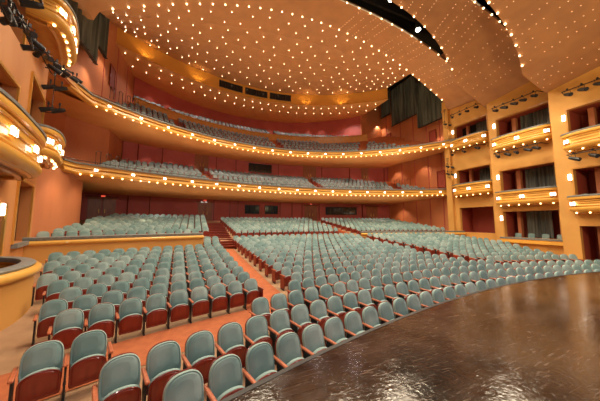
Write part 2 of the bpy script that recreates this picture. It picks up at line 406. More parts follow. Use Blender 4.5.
GR = {'front': 'seats in the rows along the stage edge', 'front2': 'seats in the rows along the stage edge', 'pair': 'pair of seats beside the gold-railed box',
      'left': 'seats of the left block', 'middle': 'seats of the middle block', 'far': 'seats of the far block'}
def seat_label(t):
    b, r, i, j = t
    if b == 'front': return NL[b] % (ordn(i), ordn(r+1))
    if b in ('front2', 'pair'): return NL[b] % ordn(i)
    if b == 'left': return NL[b] % (ordn(j), ordn(r))
    return NL[b] % (ordn(i), ordn(r))
vis = []; rest = []
for s in seats:
    x, y, z, th, e, t = s
    f = in_frame((x, y, z+.75), 0); f2 = in_frame((x, y, z+.75), 150)
    if not f2: continue
    ok = bool(f)
    if ok:     # seen over the stage edge?
        dx, dy = x-CAM.x, y-CAM.y; q0 = None
        for i in range(1, 60):
            q = i/60; px, py = CAM.x+dx*q, CAM.y+dy*q
            if hypot(px, py-C0) < RS: q0 = q
        if q0 is not None and CAM.z+(z+.86-CAM.z)*q0 < 1.1: ok = False
    (vis if ok else rest).append((f2[2], s))
vis.sort(key=lambda q: q[0])
near = vis[:300]; rest += vis[300:]
proto = None
for d, (x, y, z, th, e, t) in near:
    lab = seat_label(t)
    r = empty('theatre_seat', (x, y, z), th, label=lab, cat='seat', group=GR[t[0]])
    link('back_shell', SM['back_shell'], link('backrest', SM['backrest'], r)); link('seat_board', SM['seat_board'], link('seat_cushion', SM['seat_cushion'], r))
    link('armrest', SM['armrest'], r, (-SP/2, 0, 0)); link('stand', SM['stand'], r, (-SP/2, 0, 0))
    if e:
        sx = e*SP/2
        if e > 0: link('armrest', SM['armrest'], r, (sx, 0, 0)); link('stand', SM['stand'], r, (sx, 0, 0))
        if t[0] in ('left', 'middle', 'far') and not (t[0] == 'left' and e < 0): link('side_panel', SM['side_panel'], r, (sx, 0, 0))
for d, (x, y, z, th, e, t) in rest:
    FIELD.put(x, y, z, th, 0, e if t[0] in ('left', 'middle', 'far') else 0)
# raised rear seating behind the gold rails
a0 = math.asin(-18.0/44.7)
for j in range(15):
    x, y = polar(44.7, a0+(j+.5)*SP/44.7); FIELD.put(x, y, 1.46, -(a0+(j+.5)*SP/44.7))
mb = MB(); mb.grid([[(*polar(R_, math.asin(-18.2/R_)+(math.asin(-9.6/R_)-math.asin(-18.2/R_))*j/20), 1.45+(.15*max(0, (R_-45)/1.05))) for j in range(21)] for R_ in (43.1, 45.0, 54)]); struct(mb.obj('floor', 'floor'))
for i in range(9):
    R = RP(i)
    for x0, x1 in ((-18.05 if i < 4 else -18.3, -9.3-.05*i), (-7.2-.1*i, 3.9), (5.6, 16.4)):
        a0 = math.asin(x0/R); a1 = math.asin(x1/R); n = int((a1-a0)*R/SP)
        for j in range(n):
            a = a0+(j+.5)*SP/R if x0 > -10 else a1-(j+.5)*SP/R; x, y = polar(R, a)
            FIELD.put(x, y, zp(i)+(.22 if x0 < -10 else 0), -a, 0, (-1 if j == 0 and x0 > -10 else 0))
# ---- tier seating, centre (0, c)
def tier_rows(c, R0, dR, z0, dz, nrow, xlim, gaps, ok=lambda x, y: True):
    cx, cy = c
    for i in range(nrow):
        R = R0+dR*i; xl, xr = xlim[min(i, len(xlim)-1)]; al = math.asin(max(-.99, (xl-cx)/R)); ar = math.asin(min(.99, (xr-cx)/R)); n = int((ar-al)*R/SP)
        for j in range(n):
            a = al+(j+.5)*(ar-al)/n
            if any(abs(a-g) < .55/R for g in gaps): continue
            x, y = cx+R*sin(a), cy+R*cos(a)
            if not ok(x, y): continue
            g0 = min([abs(a-g)*R for g in gaps]); e = 0
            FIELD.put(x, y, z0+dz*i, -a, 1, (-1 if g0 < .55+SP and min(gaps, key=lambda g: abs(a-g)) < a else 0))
tier_rows(MIDC, 35.05, .98, 6.45, .36, 8, [(-17.3, 16.6), (-17.5, 16.6), (-17.6, 16.4), (-17.6, 16), (-17.3, 15), (-16.5, 14), (-15.5, 13), (-14.5, 12)], [radians(-14), radians(7), radians(24)])
tier_rows(UPC, 22.6, .84, 11.9, .60, 8, [(-17.9, 15.6), (-17.9, 15.6), (-17.8, 15.0), (-17.6, 14.6), (-17.4, 14), (-17.2, 13.4)], [radians(-27), radians(3), radians(33)], lambda x, y: hypot(x+2.2, y-9.4) < 24.9)
tier_rows(UPC, 27.4, .84, 15.9, .46, 6, [(-17.8, 13.4)], [radians(-27), radians(3), radians(33)], lambda x, y: hypot(x+2.2, y-9.4) > 25.9 and hypot(x+2.8, y-18) < 20.3)
mf = MB(); mf.v = FIELD.v; mf.f = FIELD.f; mf.m = FIELD.m
o = mf.obj('theatre_seats', ['teal', 'maroon', 'arm', 'black', 'greyteal'])
tag(o, 'distant teal tip-up theatre seats in rows across the rear floor and both balconies', 'seats', kind='stuff')

# ------------------------------------------------------------------ rear walls, sides
def wall_arc(name, c, R, x0, x1, z0, z1, m, n=64, th=.3):
    mb = MB(); sweep(mb, arc(c, R, x0, x1, n), [(0, z0), (0, z1), (-th, z1), (-th, z0)]); return struct(mb.obj(name, m, smooth=30))
wall_arc('wall_back', C0, 57.0, -27.5, 18.4, .5, 6.3, 'red')
wall_arc('wall_back_middle', MIDC, MIDR+9.4, -18.4, 18.4, 6.8, 12.8, 'red')
wall_arc('wall_back_upper', (-2.8, 18.0), 21.6, -18.4, 14.1, 12.0, 22, 'red')
def wall_line(name, pts, z0, z1, m, th=.3):
    mb = MB(); sweep(mb, pts, [(0, z0), (0, z1), (-th, z1), (-th, z0)]); return struct(mb.obj(name, m))
wall_line('wall_right_rear', [(18.2, 40), (18.2, 19.0)], -.5, 25, 'salmon')
wall_line('wall_right_return', [(14.0, 31.2), (18.3, 31.2)], 12.4, 25, 'salmon')
wall_line('wall_left_rear', [(-18.05, 16.7), (-18.45, 22.6)], -.5, 6.2, 'salmon')
wall_line('wall_left_rear', [(-18.05, 16.7), (-20.7, 16.9), (-20.7, 24.5), (-18.5, 27), (-18.5, 40)], 6.2, 11.9, 'salmon')
wall_line('wall_left_rear', [(-18.05, 16.7), (-18.45, 22.6), (-18.5, 40)], 11.85, 25, 'salmon')
wall_line('wall_left_vestibule', [(-18.7, 22.9), (-27.5, 22.9), (-27.5, 28)][::1], -.5, 6.2, 'red')
mb = MB(); mb.box((-21, 16.6, 11.95), (-18.1, 25, 12.1)); struct(mb.obj('ceiling_left_slab', 'soffit'))
# tall vertical panel joints on the rear side walls
for (x, ys) in ((18.2, (20.5, 22.4, 24.6, 27, 30)),):
    for y in ys:
        mb = MB(); mb.box((x-.07, y, 1.5), (x+.02, y+.07, 23)); struct(mb.obj('trim_right_joint', 'red'))
for y in (24.5, 27.5, 30.5):
    mb = MB(); mb.box((-18.6, y, 12.6), (-18.42 if y > 22 else -18.1, y+.07, 23)); struct(mb.obj('trim_left_joint', 'red'))

# tier floors (stepped)
def tier_floor(name, c, prof, x):
    rows = []
    for (R, z) in prof:
        rows.append([(*q, z) for q in arc(c, R, -x, x, 60)])
    mb = MB(); mb.grid(rows); return mb.obj(name, 'carpet')
p = [(34.0, 6.2), (34.0, 6.45)]
for i in range(8): p += [(35.45+.98*i, 6.45+.36*i), (35.45+.98*i, 6.45+.36*(i+1))]
mid_floor = tier_floor('tier_floor', MIDC, p+[(43.6, 9.33)], 18.1)
p = [(21.8, 11.7), (21.8, 11.9)]
for i in range(6): p += [(23.1+.86*i, 11.9+.59*i), (23.1+.86*i, 11.9+.59*(i+1) if i < 5 else 15.6)]
p += [(27.9, 15.4), (27.9, 16.1)]
for i in range(4): p += [(28.7+.9*i, 16.1+.42*i), (28.7+.9*i, 16.1+.42*(i+1))]
up_floor = tier_floor('tier_floor', UPC, p+[(32.6, 17.8)], 18.1)

# ------------------------------------------------------------------ balconies
bulb_me = sphere_mesh('bulb', .055, 'bulbwarm'); 
def lightpanel_mesh():
    mb = MB(); mb.bevbox((-.15, -.04, -.12), (.15, .03, .12), .02, 0); mb.box((-.19, -.02, -.15), (.19, .05, -.12), 1); mb.box((-.19, -.02, .12), (.19, .05, .15), 1)
    mb.box((-.02, -.055, -.13), (.02, -.03, .13), 1)
    return mb.mesh('light_panel', ['sconce', 'gold'])
LP = lightpanel_mesh(); LPS = LP.copy(); LPS.transform(Matrix.Scale(.66, 4))
def balcony(name, c, R, xl, xr, zb, zt, rear, label, floor_o, end, nb, npan):
    cx, cy = c; r = empty(name, (cx, cy+R, zb), label=label, cat='balcony')
    def P(o): o.parent = r; o.matrix_parent_inverse = Matrix.Translation((-cx, -(cy+R), -zb)); return o
    A = [end]+arc(c, R, xl, xr, 95); h = zt-zb
    mb = MB()
    sweep(mb, A, [(0, zb), (.10, zb+.08), (.16, zb+.22), (.12, zb+.34), (-.10, zb+.36), (-.12, zb+.34), (-.12, zb)])
    sweep(mb, A, circ(.10, zb+.16, .10, 10))
    sweep(mb, A, [(-.12, zb+.3), (-.12, zt-.32), (-.2, zt-.32), (-.2, zb+.3)])
    sweep(mb, A, circ(.05, zt-.36, .07, 10))
    sweep(mb, A, [(.02, zt-.34), (.02, zt-.12), (-.2, zt-.12), (-.2, zt-.34)])
    fas = P(mb.obj('fascia', 'goldpaint', smooth=50))
    mb = MB(); sweep(mb, A, [(.14, zt-.12), (.14, zt-.02), (.08, zt), (-.25, zt), (-.3, zt-.02), (-.3, zt-.12)]); P(mb.obj('ledge', 'rail', smooth=50))
    mb = MB(); sweep(mb, A, circ(-.1, zt+.16, .022, 6)); 
    for q in range(0, 97, 4):
        x, y = A[q]; dx, dy = (x-cx)/R*.1, (y-cy)/R*.1; mb.box((x+dx-.012, y+dy-.012, zt-.02), (x+dx+.012, y+dy+.012, zt+.16))
    P(mb.obj('handrail', 'black', smooth=50))
    # soffit
    rows = []
    for (ctr, RR, z) in [(c, R-.02, zb+.02), (c, R+.9, zb-.12)]+rear:
        rows.append([(*q, z) for q in arc(ctr, RR, (xl-2.6 if z > 8 else xl-.1) if RR < 50 else -26, xr+.5, 72)])
    mb = MB(); mb.grid(rows); sof = P(mb.obj('soffit', 'soffit', smooth=60))
    P(floor_o)
    a0 = math.asin((xl-cx)/R); a1 = math.asin((xr-cx)/R)
    for i in range(nb):
        a = a0+(a1-a0)*(i+.5)/nb; link('bulb', bulb_me, sof, (cx+(R-.18)*sin(a), cy+(R-.18)*cos(a), zb+.0))
    for i in range(npan):
        a = a0+(a1-a0)*(i+.5)/npan; link('light_panel', LPS, fas, (cx+(R-.13)*sin(a), cy+(R-.13)*cos(a), (zb+zt)/2), (0, 0, -a))
    # gold cartouches between the lamps
    for i in range(npan-1):
        mb = MB(); a = a0+(a1-a0)*(i+1)/npan; w_ = (a1-a0)/npan*.30
        seg = [(cx+R*sin(a-w_+2*w_*q/6), cy+R*cos(a-w_+2*w_*q/6)) for q in range(7)]
        sweep(mb, seg, [(-.12, zb+.36), (-.05, zb+.38), (-.05, zt-.48), (-.12, zt-.46)]); mb.obj('fascia_panel', 'goldwood', fas)
    return r
balcony('balcony', MIDC, MIDR, -18.0, 18.0, 6.1, 6.95, [(C0, 57, 5.75)], 'lower curved gold balcony front with bulbs under its edge, over the rear floor seats', mid_floor, (-18.25, 19.2), 64, 17)
balcony('balcony', UPC, UPR, -18.0, 17.2, 11.65, 12.55, [(MIDC, MIDR+9.5, 11.8)], 'upper curved gold balcony front with bulbs under its edge, below the starry ceiling', up_floor, (-18.35, 19.2), 62, 17)
# small recessed lamps in the soffits
dl = MB(); rr = .12
dl.add([(rr*cos(2*pi*k/12), rr*sin(2*pi*k/12), 0) for k in range(12)]+[(rr*1.3*cos(2*pi*k/12), rr*1.3*sin(2*pi*k/12), -.01) for k in range(12)]+[(rr*1.3*cos(2*pi*k/12), rr*1.3*sin(2*pi*k/12), .04) for k in range(12)],
       [tuple(range(12))[::-1]]+[(k, (k+1) % 12, 12+(k+1) % 12, 12+k) for k in range(12)]+[(12+k, 12+(k+1) % 12, 24+(k+1) % 12, 24+k) for k in range(12)])
dl.m = [0]+[1]*24; DL = dl.mesh('soffit_lamp', ['star', 'gold'])
for (c, R, z, n, am, lb) in [(MIDC, 37.0, 5.95, 11, 25, 'lower'), (MIDC, 39.5, 11.75, 11, 22, 'upper')]:
    for i in range(n):
        a = radians(-am+2*am*(i+.5)/n)
        tag(link('soffit_lamp', DL, None, (c[0]+R*sin(a), c[1]+R*cos(a), z-.02)), 'small round recessed lamp in the underside of the %s balcony' % lb, 'lamp', 'recessed lamps under the %s balcony' % lb)
# cross-aisle rail in the upper balcony
mb = MB(); A = arc((-2.2, 9.4), 25.35, -17.4, 13.6, 72); sweep(mb, A, [(.0, 15.6), (.03, 15.6), (.03, 16.5), (.08, 16.52), (.08, 16.62), (-.08, 16.62), (-.08, 15.6)])
tag(mb.obj('balcony_parapet', 'goldwood', smooth=50), 'slim gold-topped parapet between the front and rear rows of the upper balcony', 'parapet')

# ------------------------------------------------------------------ cove and ceiling
mb = MB(); A = arc(CVC, RC, -18.5, 14.2, 80); sweep(mb, A, [(.0, ZT+.6), (.0, ZB+.12), (.1, ZB), (-.15, ZB), (-.2, ZB+.1), (-.2, ZT+.6)])
struct(mb.obj('ceiling_cove_face', 'cove', smooth=50))
rows = []
for cen, RR, z in [(CVC, RC-.05, ZB), (CVC, RC+1.2, ZB-.02), (CVC, RC+3, ZB+.05), ((-2.8, 18.0), 21.65, ZB+.25)]:
    rows.append([(*q, z) for q in arc(cen, RR, -18.5, 14.3, 80)])
mb = MB(); mb.grid(rows); struct(mb.obj('ceiling_rear_soffit', 'soffit', smooth=60))
# control-booth windows in the cove
for i, (a0, a1) in enumerate(((-13.2, -5.8), (-4.8, 2.6), (3.6, 11.0))):
    seg = [(CVC[0]+(RC-.03)*sin(radians(a0+(a1-a0)*q/8)), CVC[1]+(RC-.03)*cos(radians(a0+(a1-a0)*q/8))) for q in range(9)]
    mb = MB(); sweep(mb, seg, [(0, ZB+.45), (0, ZT-.30), (-.05, ZT-.30), (-.05, ZB+.45)], 0)
    for q in (0, 2, 4, 6, 8): x, y = seg[q]; mb.tube([(x*.998, y-.03, ZB+.43), (x*.998, y-.03, ZT-.28)], .03, 6, 1)
    sweep(mb, seg, circ(.03, ZB+.45, .03, 6), 1); sweep(mb, seg, circ(.03, ZT-.30, .03, 6), 1)
    struct(mb.obj('window_%d' % (i+1), ['blackgloss', 'black']))
def zA(x): return max(16.35, 21.95-4.8*(x/16)**2+.37*(x/16)**4) if abs(x) < 17 else 16.35
def zB(x): return 20.66-3.16*(x/16)**2-.69*(x/16)**4
def zC(x): return 18.89-3.88*min(1.2, (abs(x)/16)**4)
def zD(x): return 18.5-4.9*(x/16)**2+.9*(x/16)**4
def zE(x): return 15.9-4.2*(x/14)**2+1.3*(x/14)**4
def yD(x): return 14.1-2.45*max(0, 1-(abs(x)/12.0)**2.6)
def yE(x): return 9.0-1.75*max(0, 1-(abs(x)/11.6)**2.8)
XS = [-18.6+37.2*i/120 for i in range(121)]
def panel(name, f0, f1, n, xs, lip=.22, ridge=0):
    rows = []
    for j in range(n+1):
        t = j/n; rows.append([tuple(a+(b-a)*t for a, b in zip(f0(x), f1(x))) for x in xs])
        if ridge and 0 < j < n and j % ridge == 0: rows.append([(p[0], p[1]+.05, p[2]+.14) for p in rows[-1]])  # ridges shaped to imitate the ceiling's streaks of highlight and shadow
    mb = MB(); mb.grid(rows)
    mb.grid([[ (p[0], p[1], p[2]+lip) for p in rows[0]], rows[0]]); mb.grid([rows[-1], [(p[0], p[1], p[2]+lip) for p in rows[-1]]])
    return struct(mb.obj(name, 'ceil', smooth=50))
# rear star ceiling
XA0, XA1 = -16.8, 11.4
def cove_pt(x):
    a0 = math.asin((-18.5-CVC[0])/(RC-.1)); a1 = math.asin((14.2-CVC[0])/(RC-.1)); a = a0+(a1-a0)*(x-XA0)/(XA1-XA0)
    return (CVC[0]+(RC-.1)*sin(a), CVC[1]+(RC-.1)*cos(a), ZT)
panel('ceiling_rear', lambda x: (x, 18.6, zA(x)), cove_pt, 15, [XA0+(XA1-XA0)*i/90 for i in range(91)], ridge=3)
panel('ceiling_middle', lambda x: (x, 18.6, zA(x)), lambda x: (x, 14.8, zB(x)), 6, XS)
panel('ceiling_front', lambda x: (x, yD(x), zD(x)), lambda x: (x, 9.7, zC(x)), 6, XS)
def zF(x): return 16.5-2.0*(x/15)**2
panel('ceiling_stage', lambda x: (x, yE(x), zE(x)), lambda x: (x, -1.5, zF(x)), 8, XS)
# dark void over everything
mb = MB(); mb.add([(-20, -3, 24.6), (20, -3, 24.6), (20, 44, 24.6), (-20, 44, 24.6)], [(0, 3, 2, 1)])
struct(mb.obj('ceiling', 'dark'))
mb = MB(); mb.box((-19.5, 13.2, 21.2), (19.5, 13.6, 24)); mb.box((-19.5, 15.6, 22), (19.5, 15.8, 24)); struct(mb.obj('ceiling_catwalk', 'dark'))
mb = MB(); mb.box((-19.6, -3, 12.5), (-18.7, 20, 24.6)); mb.box((18.7, -3, 12.5), (19.6, 20, 24.6)); mb.box((-19.6, 8.9, 19.6), (19.6, 9.2, 24.6)); mb.box((-19.6, 7.6, 18.2), (19.6, 7.8, 24.6)); mb.box((-19.6, 14.5, 21.3), (19.6, 14.7, 24.6)); struct(mb.obj('ceiling_void_side', 'dark'))
for nm, f, x0, x1 in (('slot_long_lit_edge', lambda x: (x, 14.76, zB(x)), -4, 8.2), ('slot_short_lit_edge', lambda x: (x, 9.66, zC(x)), 2, 8.5)):
    mb = MB(); mb.tube([f(x0+(x1-x0)*i/24) for i in range(25)], .05, 6); struct(mb.obj(nm, 'white'))  # white tubes standing in for the light caught on the slot edges

# bulbs of the ceiling
edge_me = sphere_mesh('ceiling_bulb', .062, 'bulb'); star_me = sphere_mesh('ceiling_star', .038, 'star'); cove_me = sphere_mesh('cove_bulb', .045, 'star')
def bulbs(me, pts, label, group, cat='bulb'):
    for p in pts:
        if in_frame(p, 30): tag(link(me.name, me, None, p), label, cat, group)
def spaced(f, x0, x1, sp):
    out = []; x = x0; last = None
    while x <= x1:
        p = Vector(f(x))
        if last is None or (p-last).length >= sp: out.append(tuple(p)); last = p
        x += .02
    return out
bulbs(edge_me, spaced(lambda x: (x, 18.45, zA(x)-.09), -16, 17.0, .98), 'warm bulb in the string along the front edge of the rear starry ceiling', 'bulbs along the rear ceiling edge')
bulbs(edge_me, spaced(lambda x: (x, 14.72, zB(x)-.09), -3, 17.4, 1.15), 'warm bulb in the string along the rear side of the long ceiling slot', 'bulbs along the long ceiling slot')
bulbs(edge_me, spaced(lambda x: (x, 9.62, zC(x)-.09), 4, 15.9, .95), 'warm bulb in the string along the rear side of the short ceiling slot', 'bulbs along the short ceiling slot')
bulbs(edge_me, spaced(lambda x: (x, yD(x)-.08, zD(x)-.09), 3, 11.5, 1.3), 'warm bulb in the string along the stage side of the long ceiling slot', 'bulbs along the long ceiling slot, stage side')
bulbs(edge_me, spaced(lambda x: (x, yE(x)-.08, zE(x)-.09), 5, 11.5, 1.0), 'warm bulb in the string along the stage side of the short ceiling slot', 'bulbs along the short ceiling slot, stage side')
stars = []
for j in range(11):
    t = (j+.7)/11.4
    for i in range(17):
        x = -16+27*(i+(.5 if j % 2 else 0)+random.uniform(-.16, .16))/16.6
        if x > 11.2: continue
        a = Vector((x, 18.6, zA(x))); b = Vector(cove_pt(x)); p = a.lerp(b, t+random.uniform(-.012, .012)); stars.append((p.x, p.y, p.z-.07))
bulbs(star_me, stars, 'tiny warm star lamp set in the rear ceiling', 'star lamps of the rear ceiling', 'lamp')
cb = []
for (RR, z, n) in ((RC+.7, ZB-.10, 30), (RC+2.6, ZB-.02, 27)):
    for i in range(n):
        a = radians(-38+80*(i+.5)/n); cb.append((CVC[0]+RR*sin(a), CVC[1]+RR*cos(a), z))
bulbs(cove_me, cb, 'small warm lamp under the curved cove above the upper balcony', 'lamps under the cove', 'lamp')
# faint pinhole lamps in the front panels
pm = MB()
def pins(f, rowsn, xr):
    k = 0; x = xr[0]
    while x < xr[1]:
        if k % 6 != 5:
            for j in range(rowsn):
                if (j*7+k*3) % 11 < 2: continue
                p = f(x, (j+.5)/rowsn); r = .026
                pm.add([(p[0]-r, p[1]-r, p[2]-.02), (p[0]+r, p[1]-r, p[2]-.02), (p[0]+r, p[1]+r, p[2]-.02), (p[0]-r, p[1]+r, p[2]-.02), (p[0], p[1], p[2]-.045)], [(0, 1, 4), (1, 2, 4), (2, 3, 4), (3, 0, 4)])
        x += .78; k += 1
pins(lambda x, t: (x, 18.6+(14.8-18.6)*t, zA(x)+(zB(x)-zA(x))*t), 11, (2, 16))
pins(lambda x, t: (x, yD(x)+(9.7-yD(x))*t, zD(x)+(zC(x)-zD(x))*t), 12, (2, 15.3))
pins(lambda x, t: (x, yE(x)+(-1.5-yE(x))*t*.5, zE(x)+(zF(x)-zE(x))*t*.5), 14, (3, 14))
tag(pm.obj('pinhole_lamps', 'pin'), 'rows of faint pinhole lamps pricked through the front ceiling panels', 'lamps', kind='stuff')
# catwalk lamps in the slots
def catwalk_lamp(p, lab):
    r = empty('catwalk_lamp', p, label=lab, cat='lamp')
    mb = MB(); mb.tube([(0, 0, .05), (0, 0, .5)], .2, 12); mb.tube([(0, 0, .5), (0, 0, .9)], .05, 6); mb.obj('housing', 'black', r)
    mb = MB(); mb.tube([(0, 0, -.03), (0, 0, .05)], .2, 12); mb.obj('lens', 'hotlamp', r)
for p, l in [((3.3, 12.9, 20.2), 'bright white lamp near the top of the long ceiling slot'), ((6.9, 13.6, 19.4), 'bright white lamp lower down in the long ceiling slot'),
             ((6.3, 8.4, 18.0), 'bright white lamp in the short ceiling slot')]: catwalk_lamp(p, l)

# ------------------------------------------------------------------ hanging curtains by the rear ceiling
def curtain_mesh(p0, p1, z0, z1, amp=.09, per=.42, mb=None, n=None, inward=(1, 0)):
    mb = mb or MB(); L = hypot(p1[0]-p0[0], p1[1]-p0[1]); n = n or int(L/per*8); rows = []
    nx, ny = -(p1[1]-p0[1])/L, (p1[0]-p0[0])/L
    for zz in (z0, z0+(z1-z0)*.33, z0+(z1-z0)*.66, z1):
        R_ = []
        for i in range(n+1):
            t = i/n; s_ = t*L; a = amp*sin(2*pi*s_/per)+amp*.35*sin(2*pi*s_/per*2.3+1)
            R_.append((p0[0]+(p1[0]-p0[0])*t+nx*a, p0[1]+(p1[1]-p0[1])*t+ny*a, zz))
        rows.append(R_)
    mb.grid(rows); return mb
for (x, y0, y1, z0, z1, lab) in [(17.5, 19.3, 23.1, 15.9, 22.5, 'dark grey pleated acoustic curtain, longest of three by the right-hand boxes'),
                             (17.5, 23.2, 28.1, 18.1, 24, 'dark grey pleated acoustic curtain, middle of three at the right of the starry ceiling'),
                             (17.5, 28.2, 30.4, 20.4, 24.4, 'dark grey pleated acoustic curtain, shortest of three beside the cove'),
                             (-17.5, 14.9, 20.7, 14.5, 23.6, 'dark grey pleated acoustic curtain, longest one high behind the left upper box'),
                             (-17.5, 20.8, 22.2, 16.0, 23.6, 'dark grey pleated acoustic curtain, short strip high on the left wall')]:
    r = empty('acoustic_curtain', (x, (y0+y1)/2, z0), label=lab, cat='curtain')
    mb = curtain_mesh((0, y0-(y0+y1)/2), (0, y1-(y0+y1)/2), 0, z1-z0, .17, .62); mb.obj('drape', 'curtain', r, smooth=60)
    mb = MB(); mb.box((-.1, y0-(y0+y1)/2, -.06), (.1, y1-(y0+y1)/2, 0)); mb.obj('hem', 'black', r)
    mb = MB(); mb.tube([(0, y0-(y0+y1)/2, z1-z0), (0, y0-(y0+y1)/2, 24.62-z0)], .03, 6); mb.tube([(0, y1-(y0+y1)/2, z1-z0), (0, y1-(y0+y1)/2, 24.62-z0)], .03, 6); mb.obj('hanger', 'black', r)

# ------------------------------------------------------------------ side walls with bays
class Frame:   # s along the wall, n into the hall
    def __init__(f, P0, P1):
        f.P0 = Vector((*P0, 0)); d = Vector((*P1, 0))-f.P0; f.L = d.length; f.t = d/f.L; f.n = Vector((-f.t.y, f.t.x, 0))
    def __call__(f, p): q = f.P0+f.t*p[0]+f.n*p[1]; return (q.x, q.y, p[2])
def wall_bay(name, F, z0, z1, ops, m, th=.35):
    ss = sorted({0, F.L, *[o[0] for o in ops], *[o[1] for o in ops]}); zs = sorted({z0, z1, *[o[2] for o in ops], *[o[3] for o in ops]})
    mb = MB()
    for a, b in zip(ss, ss[1:]):
        run = None
        for c, d in list(zip(zs, zs[1:]))+[(None, None)]:
            hole = c is None or any(o[0] <= a+1e-6 and b <= o[1]+1e-6 and o[2] <= c+1e-6 and d <= o[3]+1e-6 for o in ops)
            if hole:
                if run: mb.box((a, -th, run[0]), (b, 0, run[1]), 0, F); run = None
            else: run = (run[0], d) if run else (c, d)
    return struct(mb.obj(name, m))
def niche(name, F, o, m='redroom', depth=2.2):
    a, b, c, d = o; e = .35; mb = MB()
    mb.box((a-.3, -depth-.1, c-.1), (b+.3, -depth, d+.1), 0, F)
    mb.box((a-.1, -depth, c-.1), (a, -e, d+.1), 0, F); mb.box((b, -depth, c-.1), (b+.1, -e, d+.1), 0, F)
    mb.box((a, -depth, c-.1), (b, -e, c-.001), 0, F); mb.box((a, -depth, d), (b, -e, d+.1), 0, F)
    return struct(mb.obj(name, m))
def box_curtain(F, a, b, c, d, lab, y=-1.2):
    p0 = F((a, y, 0)); p1 = F((b, y, 0)); cx, cy = (p0[0]+p1[0])/2, (p0[1]+p1[1])/2
    r = empty('box_curtain', (cx, cy, c), label=lab, cat='curtain', group='curtains at the back of the boxes')
    curtain_mesh((p0[0]-cx, p0[1]-cy), (p1[0]-cx, p1[1]-cy), 0.02, d-c-.02, .06, .3).obj('drape', 'curtain', r, smooth=60)
    mb = MB(); mb.tube([(p0[0]-cx, p0[1]-cy, d-c-.05), (p1[0]-cx, p1[1]-cy, d-c-.05)], .025, 6); mb.obj('curtain_rod', 'black', r)
def opera_box(F, a, b, zb, zr, proj, lab, nb=6, npan=3, flat=False):
    """curved parapet between s=a..b bulging `proj` into the hall"""
    sm, hw = (a+b)/2, (b-a)/2
    O = F((sm, 0, 0)); r = empty('opera_box', (O[0], O[1], zb), label=lab, cat='opera box', group='opera boxes on the side walls')
    def P(o): o.parent = r; o.matrix_parent_inverse = Matrix.Translation((-O[0], -O[1], -zb)); return o
    n = 40; pl = []
    for i in range(n+1):
        u = -1+2*i/n; v = (1-abs(u)**3.2)**.5 if abs(u) < 1 else 0
        q = F((sm+u*hw, .02+proj*(.35+.65*v) if abs(u) < 1 else .0, 0)); pl.append((q[0], q[1]))
    # normals must point into the hall: travel direction such that right-hand side = outwards
    mid = pl[n//2]; fr = path_frames(pl)[n//2]
    if fr[2]*F.n.x+fr[3]*F.n.y < 0: pl = pl[::-1]
    h = zr-zb; mb = MB()
    sweep(mb, pl, [(-.32, zb), (-.10, zb+.05), (-.02, zb+.16), (.02, zb+.28), (.0, zb+.34), (-.12, zb+.38), (-.12, zr-.30), (.02, zr-.26), (.05, zr-.16), (.02, zr-.08), (-.18, zr-.08), (-.22, zr-.3), (-.22, zb+.3), (-.4, zb+.1)])
    for z_, r_ in ((zb+.46, .05), (zb+h*.55, .03), (zr-.38, .045)): sweep(mb, pl, circ(-.10, z_, r_, 8))
    par = P(mb.obj('parapet', 'goldpaint', smooth=45))
    mb = MB(); sweep(mb, pl, [(.06, zr-.08), (.06, zr), (-.02, zr+.03), (-.22, zr+.03), (-.26, zr), (-.26, zr-.08)]); P(mb.obj('handrail', 'rail', smooth=40))
    # floor / soffit slab
    mb = MB(); k = len(pl)
    inn = [(x-nx*.2, y-ny*.2) for (x, y, nx, ny) in path_frames(pl)]
    mb.add([(x, y, zb+.02) for x, y in inn], [tuple(range(k))]); mb.add([(x, y, zr-.82) for x, y in inn], [tuple(range(k))])
    inn2 = [(x-nx*.5, y-ny*.5) for (x, y, nx, ny) in path_frames(pl)]
    sweep(mb, inn2, [(0, zb+.03), (.04, zb-.06), (-.04, zb-.10), (-.12, zb-.06), (-.12, zb+.03)])
    sof = P(mb.obj('soffit', 'goldwood', smooth=40))
    fr = path_frames(pl)
    for i in range(nb):
        q = fr[int(round((i+.5)/nb*n))]; link('bulb', bulb_me, sof, (q[0]-q[2]*.22, q[1]-q[3]*.22, zb-.03))
    for i in range(npan):
        q = fr[int(round(n*(.08+.84*i/max(1, npan-1))))]; link('light_panel', LP, par, (q[0]-q[2]*.03, q[1]-q[3]*.03, zb+h*.52), (0, 0, atan2(q[3], q[2])+pi/2))
    return r
def chair_mesh():
    d = {}
    mb = MB(); pad(mb, outline(.24, .50, .10, 8), .08, .02, 0, tilt(radians(10), .43, .2)); d['backrest'] = mb.mesh('backrest', 'teal', 40)
    mb = MB(); mb.bevbox((-.24, -.25, .38), (.24, .22, .48), .03); d['seat'] = mb.mesh('seat', 'teal')
    mb = MB(); mb.tube([(0, 0, 0), (0, 0, .39)], .018, 6); d['leg'] = mb.mesh('leg', 'black')
    return d
CH = chair_mesh()
def box_chair(x, y, z, rz, lab, grp):
    r = empty('box_chair', (x, y, z), rz, label=lab, cat='chair', group=grp)
    link('backrest', CH['backrest'], r); link('seat', CH['seat'], r)
    for a in (-.2, .2):
        for b in (-.2, .18): link('leg', CH['leg'], r, (a, b, 0))
def sconce(F, s, z, lab):
    p = F((s, 0, z)); r = empty('wall_sconce', p, atan2(F.n.y, F.n.x)+pi/2, label=lab, cat='sconce', group='sconces beside the boxes')
    mb = MB(); mb.bevbox((-.09, -.12, -.22), (.09, -.02, .22), .02); mb.obj('shade', 'sconce', r)
    mb = MB(); mb.box((-.11, -.03, -.25), (.11, .0, .25)); mb.obj('backplate', 'gold', r)

